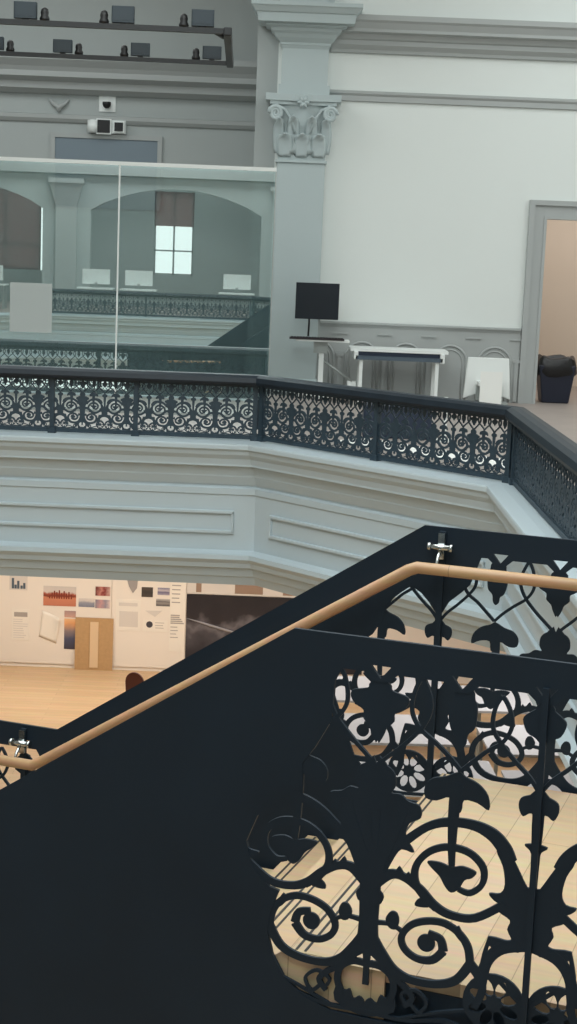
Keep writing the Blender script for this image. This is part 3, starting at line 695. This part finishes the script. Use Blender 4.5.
s = MB().box(-.155, .155, -.002, .002, 0, .46).build('paper_sheet', M['white_paper']); s.location = (2.76, 21.68, .05); s.rotation_euler = (radians(-1), 0, 0)
tag(s, 'white paper sheet hanging down the front of the white chair', 'paper sheet')
s = MB().prism([(-.35, -.28), (.22, -.34), (.42, -.12), (-.2, .1)], 0, .012).build('foam_board', M['white_paper']); s.location = (2.86, 21.93-.55, .001)
tag(s, 'thin white board lying flat on the floor in front of the white chair', 'board')
s = MB().tube([(-.06, 1.72, .02), (.0, 1.60, .02), (.03, 1.30, .02), (.06, .9, .02), (.05, .55, .02), (-.06, .05, .02)], .018, 8)
s = MB().tube([(3.08, 19.80, .02), (3.14, 19.62, .02), (3.17, 19.2, .02), (3.19, 18.75, .02), (3.16, 18.4, .02), (3.07, 18.05, .02)], [.03, .045, .022, .022, .024, .022], 8).build('bent_strip', M['white_plastic'])
tag(s, 'bent white strip lying on the gallery floor at the right', 'strip')
t = thing('waste_bin', 'dark blue waste bin with a black liner standing in the doorway', 'bin', (3.87, 23.05, 0))
MB().frustum((-.20, .20, -.17, .17), (-.27, .27, -.22, .22), 0, .56).build('body', M['bin_blue'], t, bevel=.02)
q = MB(); n = 28; rings = []
for (sc_, z) in ((1.0, .40), (1.12, .44), (1.10, .55), (1.04, .64), (.92, .68), (.80, .66), (.78, .5)):
    rings.append([(.27*sc_*(abs(cos(a))**.6)*(1 if cos(a) > 0 else -1)*(1+.04*sin(7*a+z*20)), .22*sc_*(abs(sin(a))**.6)*(1 if sin(a) > 0 else -1)*(1+.04*cos(5*a)), z+.02*sin(5*a+1)) for a in [2*pi*i/n for i in range(n)]])
vs = [p for r in rings for p in r]
q.add(vs, [(i*n+j, i*n+(j+1) % n, (i+1)*n+(j+1) % n, (i+1)*n+j) for i in range(len(rings)-1) for j in range(n)], True)
q.build('liner', M['bag'], t)

# on the gallery floor just behind the angled railing
t = thing('storage_crate', 'dark navy storage crate on the gallery floor behind the angled railing', 'crate', (1.20, 17.75, 0))
MB().box(-.39, .39, -.2, .2, 0, .33).build('box', M['navy'], t, bevel=.015)
MB().box(-.40, .40, -.21, .21, .33, .37).build('lid', M['navy'], t, bevel=.01)
for i, (x, y, rz, w_, d_, lb_) in enumerate(((.80, 16.85, -.78, .8, .55, 'white foam board on the floor behind the angled railing, the left one'), (1.39, 16.25, -.78, .8, .55, 'white foam board on the floor behind the middle of the angled railing'), (1.98, 15.66, -.78, .8, .55, 'white foam board on the floor behind the right end of the angled railing'))):
    s = MB().box(-w_/2, w_/2, -d_/2, d_/2, 0, .01).build('foam_board', M['white_paper']); s.location = (x+.12, y+.1, .001); s.rotation_euler = (0, 0, rz)
    tag(s, lb_, 'board', 'white foam boards behind the angled railing')
s = MB().box(-.02, .02, -.02, .02, 0, .5).box(-.10, .10, -.10, .10, 0, .02).build('white_post', M['white_plastic']); s.location = (1.73, 17.5, 0)
tag(s, 'short white post standing at the right end of the navy crate', 'post')

# ================================================================== LOWER STOREY: PIN-UPS
def pin(name, x0, x1, z0, z1, m, label, cat='print', y=W0-.008, th=.004, group='sheets pinned to the lower wall'):
    o = MB().box(-(x1-x0)/2, (x1-x0)/2, 0, th, -(z1-z0)/2, (z1-z0)/2).build(name, m); o.location = ((x0+x1)/2, y, (z0+z1)/2)
    return tag(o, label, cat, group)
def lines(o, rows, x0, x1, z0, z1, m, w=.012, seed=1):
    rd = random.Random(seed); q = MB()
    for i in range(rows):
        z = z1-(z1-z0)*i/max(1, rows-1); e_ = x1-(x1-x0)*rd.random()*.4
        q.box(x0, e_, -.0015, 0, z-w/2, z+w/2)
    return q.build('writing', m, o)
M['ink'] = mat('ink', (170, 160, 150), .8); M['ink_dark'] = mat('ink_dark', (70, 66, 70), .8); M['paper_cream'] = mat('paper_cream', (238, 228, 212), .8); M['paper_grey'] = mat('paper_grey', (216, 206, 194), .8)
brd = MB().box(-.85, .85, 0, .018, 0, 2.55).build('pinup_board', M['cream_wall']); brd.location = (-3.45, W0-.02, -4.22); tag(brd, 'long white pin-up board on the lower wall, left of the cardboard panel', 'pin-up board')
brd = MB().box(-.555, .555, 0, .018, 0, 2.55).build('pinup_board', M['cream_wall']); brd.location = (-2.035, W0-.02, -4.22); tag(brd, 'white pin-up board on the lower wall between the cardboard panel and the dark mural', 'pin-up board')
brd = MB().box(-1.5, 1.5, 0, .018, 0, 2.55).build('pinup_board', M['cream_wall']); brd.location = (-5.81, W0-.02, -4.22); tag(brd, 'white pin-up board at the far left of the lower wall', 'pin-up board')
yb = W0-.026
P = print_mat
o = pin('photo_print', -3.62, -3.13, -3.32, -3.02, P('photo_orange', [(0, (196, 120, 92)), (.42, (205, 130, 96)), (.5, (120, 48, 30)), (.62, (170, 86, 60)), (.72, (214, 200, 188)), (1, (206, 196, 186))], 2, .25, 14), 'large orange and red photo print high on the left board', y=yb)
q = MB()
for i, h in enumerate((.05, .09, .12, .10, .13, .09, .12, .08, .11, .07)): q.box(-.16+.036*i, -.14+.036*i, -.002, 0, -.04, -.04+h)
q.build('figures', mat('rust', (128, 50, 28), .7), o)
pin('photo_print', -3.09, -2.85, -3.32, -3.19, P('photo_blue', [(0, (120, 124, 140)), (.5, (150, 150, 158)), (.7, (206, 196, 188)), (1, (220, 208, 196))], 2, .3, 20), 'small grey-blue photo print left of the pink one', y=yb)
pin('photo_print', -2.84, -2.62, -3.14, -3.0, P('photo_red', [(0, (110, 50, 44)), (.4, (196, 130, 116)), (.6, (130, 44, 40)), (1, (200, 160, 146))], 0, .8, 14), 'small dark red photo print above the cardboard panel', y=yb)
pin('photo_print', -2.84, -2.62, -3.33, -3.2, P('photo_pink', [(0, (140, 130, 140)), (.4, (200, 150, 146)), (.7, (150, 140, 150)), (1, (214, 190, 182))], 0, .6, 14), 'small pink and grey photo print just above the cardboard panel', y=yb)
pin('photo_print', -3.3, -3.13, -3.49, -3.39, P('photo_rose', [(0, (206, 160, 140)), (1, (170, 140, 134))], 2, .3, 20), 'small rosy photo strip above the tall sunset print', y=yb)
pin('photo_print', -3.3, -3.13, -3.98, -3.51, P('photo_sunset', [(0, (58, 54, 66)), (.35, (74, 78, 100)), (.6, (140, 120, 116)), (.85, (224, 160, 104)), (1, (230, 180, 130))], 2, .15, 10), 'tall narrow sunset print, orange above dark blue, beside the cardboard panel', y=yb)
# curled sheet
q = MB(); n = 8; vs = []
for i in range(n+1):
    for j in range(n+1):
        u, v_ = i/n, j/n; vs.append((-.13+.26*u+.05*v_, -.05*max(0, u-.5)**2*4*v_-.004, -.20+.40*v_-.10*u))
q.add(vs, [(i*(n+1)+j, i*(n+1)+j+1, (i+1)*(n+1)+j+1, (i+1)*(n+1)+j) for i in range(n) for j in range(n)], True)
o = q.build('curled_sheet', M['paper_cream']); o.modifiers.new('thick', 'SOLIDIFY').thickness = .003; o.location = (-3.55, yb, -3.60); tag(o, 'white drawing sheet curling off the left pin-up board under the orange photo', 'sheet', 'sheets pinned to the lower wall')
o = pin('text_sheet', -4.09, -3.82, -3.87, -3.39, M['paper_cream'], 'pale text sheet with a grey heading at the left edge of the lower wall', 'sheet', y=yb)
MB().box(-.10, .10, -.002, 0, .12, .19).build('heading', M['ink'], o); lines(o, 9, -.11, .11, -.2, .08, M['paper_grey'], .012, 2)
o = pin('drawing_sheet', -4.13, -3.86, -3.1, -2.8, M['paper_grey'], 'sheet with dark blue sketch marks under the fascia at upper left', 'sheet', y=yb)
q = MB()
for x, h in ((-.10, .16), (-.06, .06), (-.02, .12), (.03, .05), (.07, .09)): q.box(x, x+.035, -.002, 0, -.13, -.13+h)
q.build('sketch', M['slate'], o)
pin('photo_print', -2.15, -1.98, -3.13, -2.98, P('photo_dark', [(0, (74, 66, 60)), (.5, (60, 54, 50)), (1, (84, 72, 64))], 2, .5, 25), 'small near-black square photo on the right board', y=yb)
pin('photo_print', -1.91, -1.73, -3.09, -2.98, P('photo_violet', [(0, (170, 160, 168)), (.4, (110, 104, 130)), (.6, (196, 184, 184)), (1, (120, 116, 140))], 2, .3, 18), 'small violet-grey photo print, the upper of the pair near the dark mural', y=yb)
pin('photo_print', -1.93, -1.72, -3.26, -3.15, P('photo_grey', [(0, (90, 86, 84)), (.45, (150, 140, 132)), (.6, (110, 104, 100)), (1, (200, 190, 180))], 2, .3, 18), 'small brown-grey photo print, the lower of the pair near the dark mural', y=yb)
o = MB().prism([(-.13, .04), (.13, .05), (.02, -.05)], 0, .004, lambda x, y, z: (x, z, y)).build('paper_scrap', M['paper_grey']); o.location = (-1.96, yb, -3.38); tag(o, 'pale triangular folded paper scrap below the photo pair', 'paper scrap', 'sheets pinned to the lower wall')
o = pin('text_sheet', -2.12, -1.75, -3.66, -3.48, M['paper_cream'], 'small note with a dark round spot on the right board', 'sheet', y=yb)
MB().prism([(-.085+.05*cos(i*pi/8), .02+.05*sin(i*pi/8)) for i in range(16)], -.002, 0, lambda x, y, z: (x, z, y)).build('spot', M['ink_dark'], o); lines(o, 3, .0, .15, -.03, .05, M['ink'], .008, 3)
o = pin('text_sheet', -2.53, -2.16, -3.66, -3.18, M['paper_cream'], 'pale sheet of faint grey writing right of the cardboard panel', 'sheet', y=yb)
MB().box(-.14, .14, -.002, 0, .14, .19).build('heading', M['paper_grey'], o); MB().box(-.13, .15, -.002, 0, -.18, .06).build('text_block', M['paper_grey'], o)
o = MB().prism([(-.08, .1), (.08, .1), (.07, -.02), (.01, -.1), (-.05, 0)], 0, .004, lambda x, y, z: (x, z, y)).build('paper_scrap', mat('scrap_grey', (160, 152, 146), .8)); o.location = (-2.29, yb, -2.98); tag(o, 'grey pointed paper scrap hanging under the fascia', 'paper scrap', 'sheets pinned to the lower wall')
o = pin('drawing_sheet', -1.72, -1.49, -3.95, -2.8, M['paper_cream'], 'tall narrow drawing sheet at the right end of the pin-up boards', 'sheet', y=yb)
lines(o, 5, -.09, .09, .18, .44, M['ink'], .016, 5); lines(o, 5, -.1, .1, -.14, -.02, M['ink'], .02, 6); lines(o, 4, -.1, .02, -.36, -.2, M['ink'], .012, 7)
t = thing('cardboard_panel', 'brown cardboard panel with a pale wooden strip leaning on the lower wall', 'panel', (-2.845, W0-.07, -4.28))
t.rotation_euler = (radians(-2), 0, 0)
MB().box(-.285, .285, 0, .012, 0, .80).build('sheet', M['card'], t)
MB().box(-.06, .065, -.014, 0, .04, .74).build('strip', M['card_light'], t)
mm = P('mural_ink', [(0, (34, 31, 36)), (.25, (44, 40, 46)), (.48, (70, 66, 70)), (.58, (104, 98, 100)), (.72, (40, 34, 38)), (1, (30, 25, 28))], 2, .7, 3)
o = pin('wall_mural', -1.47, 1.2, -4.2, -3.06, mm, 'large dark black-and-white print on the lower wall behind the stair', 'print', y=W0-.022, group=None)
MB().tube([(-1.33, -.004, .20), (-1.0, -.004, .11), (-.70, -.004, .03), (-.5, -.004, -.01)], [.004, .02, .02, .004], 6).build('streak', mat('streak', (150, 146, 146), .7), o)
o = pin('picture_strip', -1.47, 1.2, -3.05, -2.80, M['paper_grey'], 'pale strip with brown marks along the top of the dark print', 'strip', y=W0-.022, group=None)
M['tan'] = mat('tan_mark', (150, 124, 104), .8)
for a, b in ((-1.2, -1.12), (-.62, -.2), (.1, .5)): MB().box(a, b, -.002, 0, -.10, .1).build('mark', M['tan'], o)

# lower-floor furniture glimpsed past the stair
t = thing('wooden_chair', 'reddish brown round-backed chair peeping over the stair guard on the lower floor', 'chair', (-1.84, 19.6, -4.28), radians(160))
q = MB(); pts = [(-.10, .0), (-.12, .12)]+[(.13*cos(pi-pi*i/10), .30+.13*sin(pi*i/10)) for i in range(11)]+[(.12, .12), (.10, 0)]
q.prism(pts, .17, .20, lambda x, y, z: (x, z, y+.46)); q.build('backrest', M['brown'], t, bevel=.008)
MB().rbox(-.2, .2, -.2, .2, .43, .46, .06).build('seat', M['brown'], t)
for x in (-.16, .16):
    for y in (-.16, .16): MB().tube([(x, y, .43), (x*1.15, y*1.15, 0)], .016, 8).build('leg', M['brown'], t)
def table(x, y, rz, L, Wd, label):
    t = thing('work_table', label, 'table', (x, y, -4.28), rz, 'white work tables on the lower floor')
    MB().rbox(-L/2, L/2, -Wd/2, Wd/2, .72, .75, .02).build('tabletop', M['table_top'], t)
    for sx in (-1, 1):
        for sy in (-1, 1): MB().box(sx*(L/2-.08)-.02, sx*(L/2-.08)+.02, sy*(Wd/2-.08)-.02, sy*(Wd/2-.08)+.02, 0, .72).build('leg', M['grey_metal'], t)
    return t
for x, y, lb_ in ((1.15, 19.6, 'white work table at the back left of the lower floor, glimpsed through the guards'), (3.4, 19.4, 'white work table at the back right of the lower floor, glimpsed through the guards'), (1.2, 17.9, 'white work table, left one of the middle row, glimpsed through the guards'), (3.4, 17.7, 'white work table, right one of the middle row, glimpsed through the guards'), (1.4, 16.2, 'white work table nearest on the left, glimpsed just above the landing edge'), (3.5, 16.0, 'white work table nearest on the right, glimpsed just above the landing edge')):
    table(x, y, .05, 2.0, 1.15, lb_)
# behind the viewer, mirrored in the glass: desks with white screens
for x, y, lb_ in ((-5.15, -9.6, 'white computer screen left of the mirrored window'), (-3.85, -9.6, 'white computer screen in front of the mirrored window'), (-.85, -9.6, 'white computer screen at the right of the mirrored arch'), (-8.4, -9.6, 'white computer screen before the mirrored left window')):
    t = thing('desk_screen', lb_, 'monitor', (x, y, 0), 0, 'mirrored desk screens')
    MB().rbox(-.55, .55, -.4, .4, .70, .74, .02).build('desk', M['white_plastic'], t)
    MB().box(-.5, -.46, -.35, .35, 0, .70).box(.46, .5, -.35, .35, 0, .70).build('legs', M['grey_metal'], t)
    MB().rbox(-.42, .42, -.02, .02, .85, 1.30, .01).build('screen', M['white_plastic'], t)
    MB().box(-.04, .04, -.02, .05, .74, .9).box(-.12, .12, -.1, .1, .74, .755).build('stand', M['grey_metal'], t)

# ================================================================== LIGHT
wd = bpy.data.worlds.new('sky'); SC.world = wd; wd.use_nodes = True
bg = wd.node_tree.nodes['Background']; bg.inputs['Color'].default_value = (.90, 1.0, .96, 1); bg.inputs['Strength'].default_value = WORLD
def area(name, loc, sx, sy, power, col, rot=(0, 0, 0)):
    l = bpy.data.lights.new(name, 'AREA'); l.shape = 'RECTANGLE'; l.size = sx; l.size_y = sy; l.energy = power; l.color = col
    o = bpy.data.objects.new(name, l); COL.objects.link(o); o.location = loc; o.rotation_euler = rot; return o
COOL = (.90, 1.0, .985)
for a in LIGHTS: area(*a)

# ================================================================== CAMERA
F = 1550.0; PITCH = math.atan(260/F); ROLL = .040
fw = Vector((0, cos(PITCH), -sin(PITCH))); zu = Vector((0, sin(PITCH), cos(PITCH))); X = Vector((1, 0, 0))
r = X*cos(ROLL)+zu*sin(ROLL); u = zu*cos(ROLL)-X*sin(ROLL)
cam = bpy.data.cameras.new('camera'); co = bpy.data.objects.new('camera', cam); COL.objects.link(co)
co.matrix_world = Matrix(((r.x, u.x, -fw.x, 0), (r.y, u.y, -fw.y, 0), (r.z, u.z, -fw.z, 2.05), (0, 0, 0, 1)))
cam.sensor_fit = 'VERTICAL'; cam.sensor_height = 24; cam.lens = 24*F/1024; cam.clip_start = .05; cam.clip_end = 200
SC.camera = co
SC.view_settings.view_transform = 'Standard'; SC.view_settings.look = 'None'; SC.view_settings.gamma = 1; SC.view_settings.exposure = EXPOSURE
try: SC.view_settings.use_curve_mapping = False
except Exception: pass
SC.cycles.max_bounces = 8; SC.cycles.transparent_max_bounces = 12
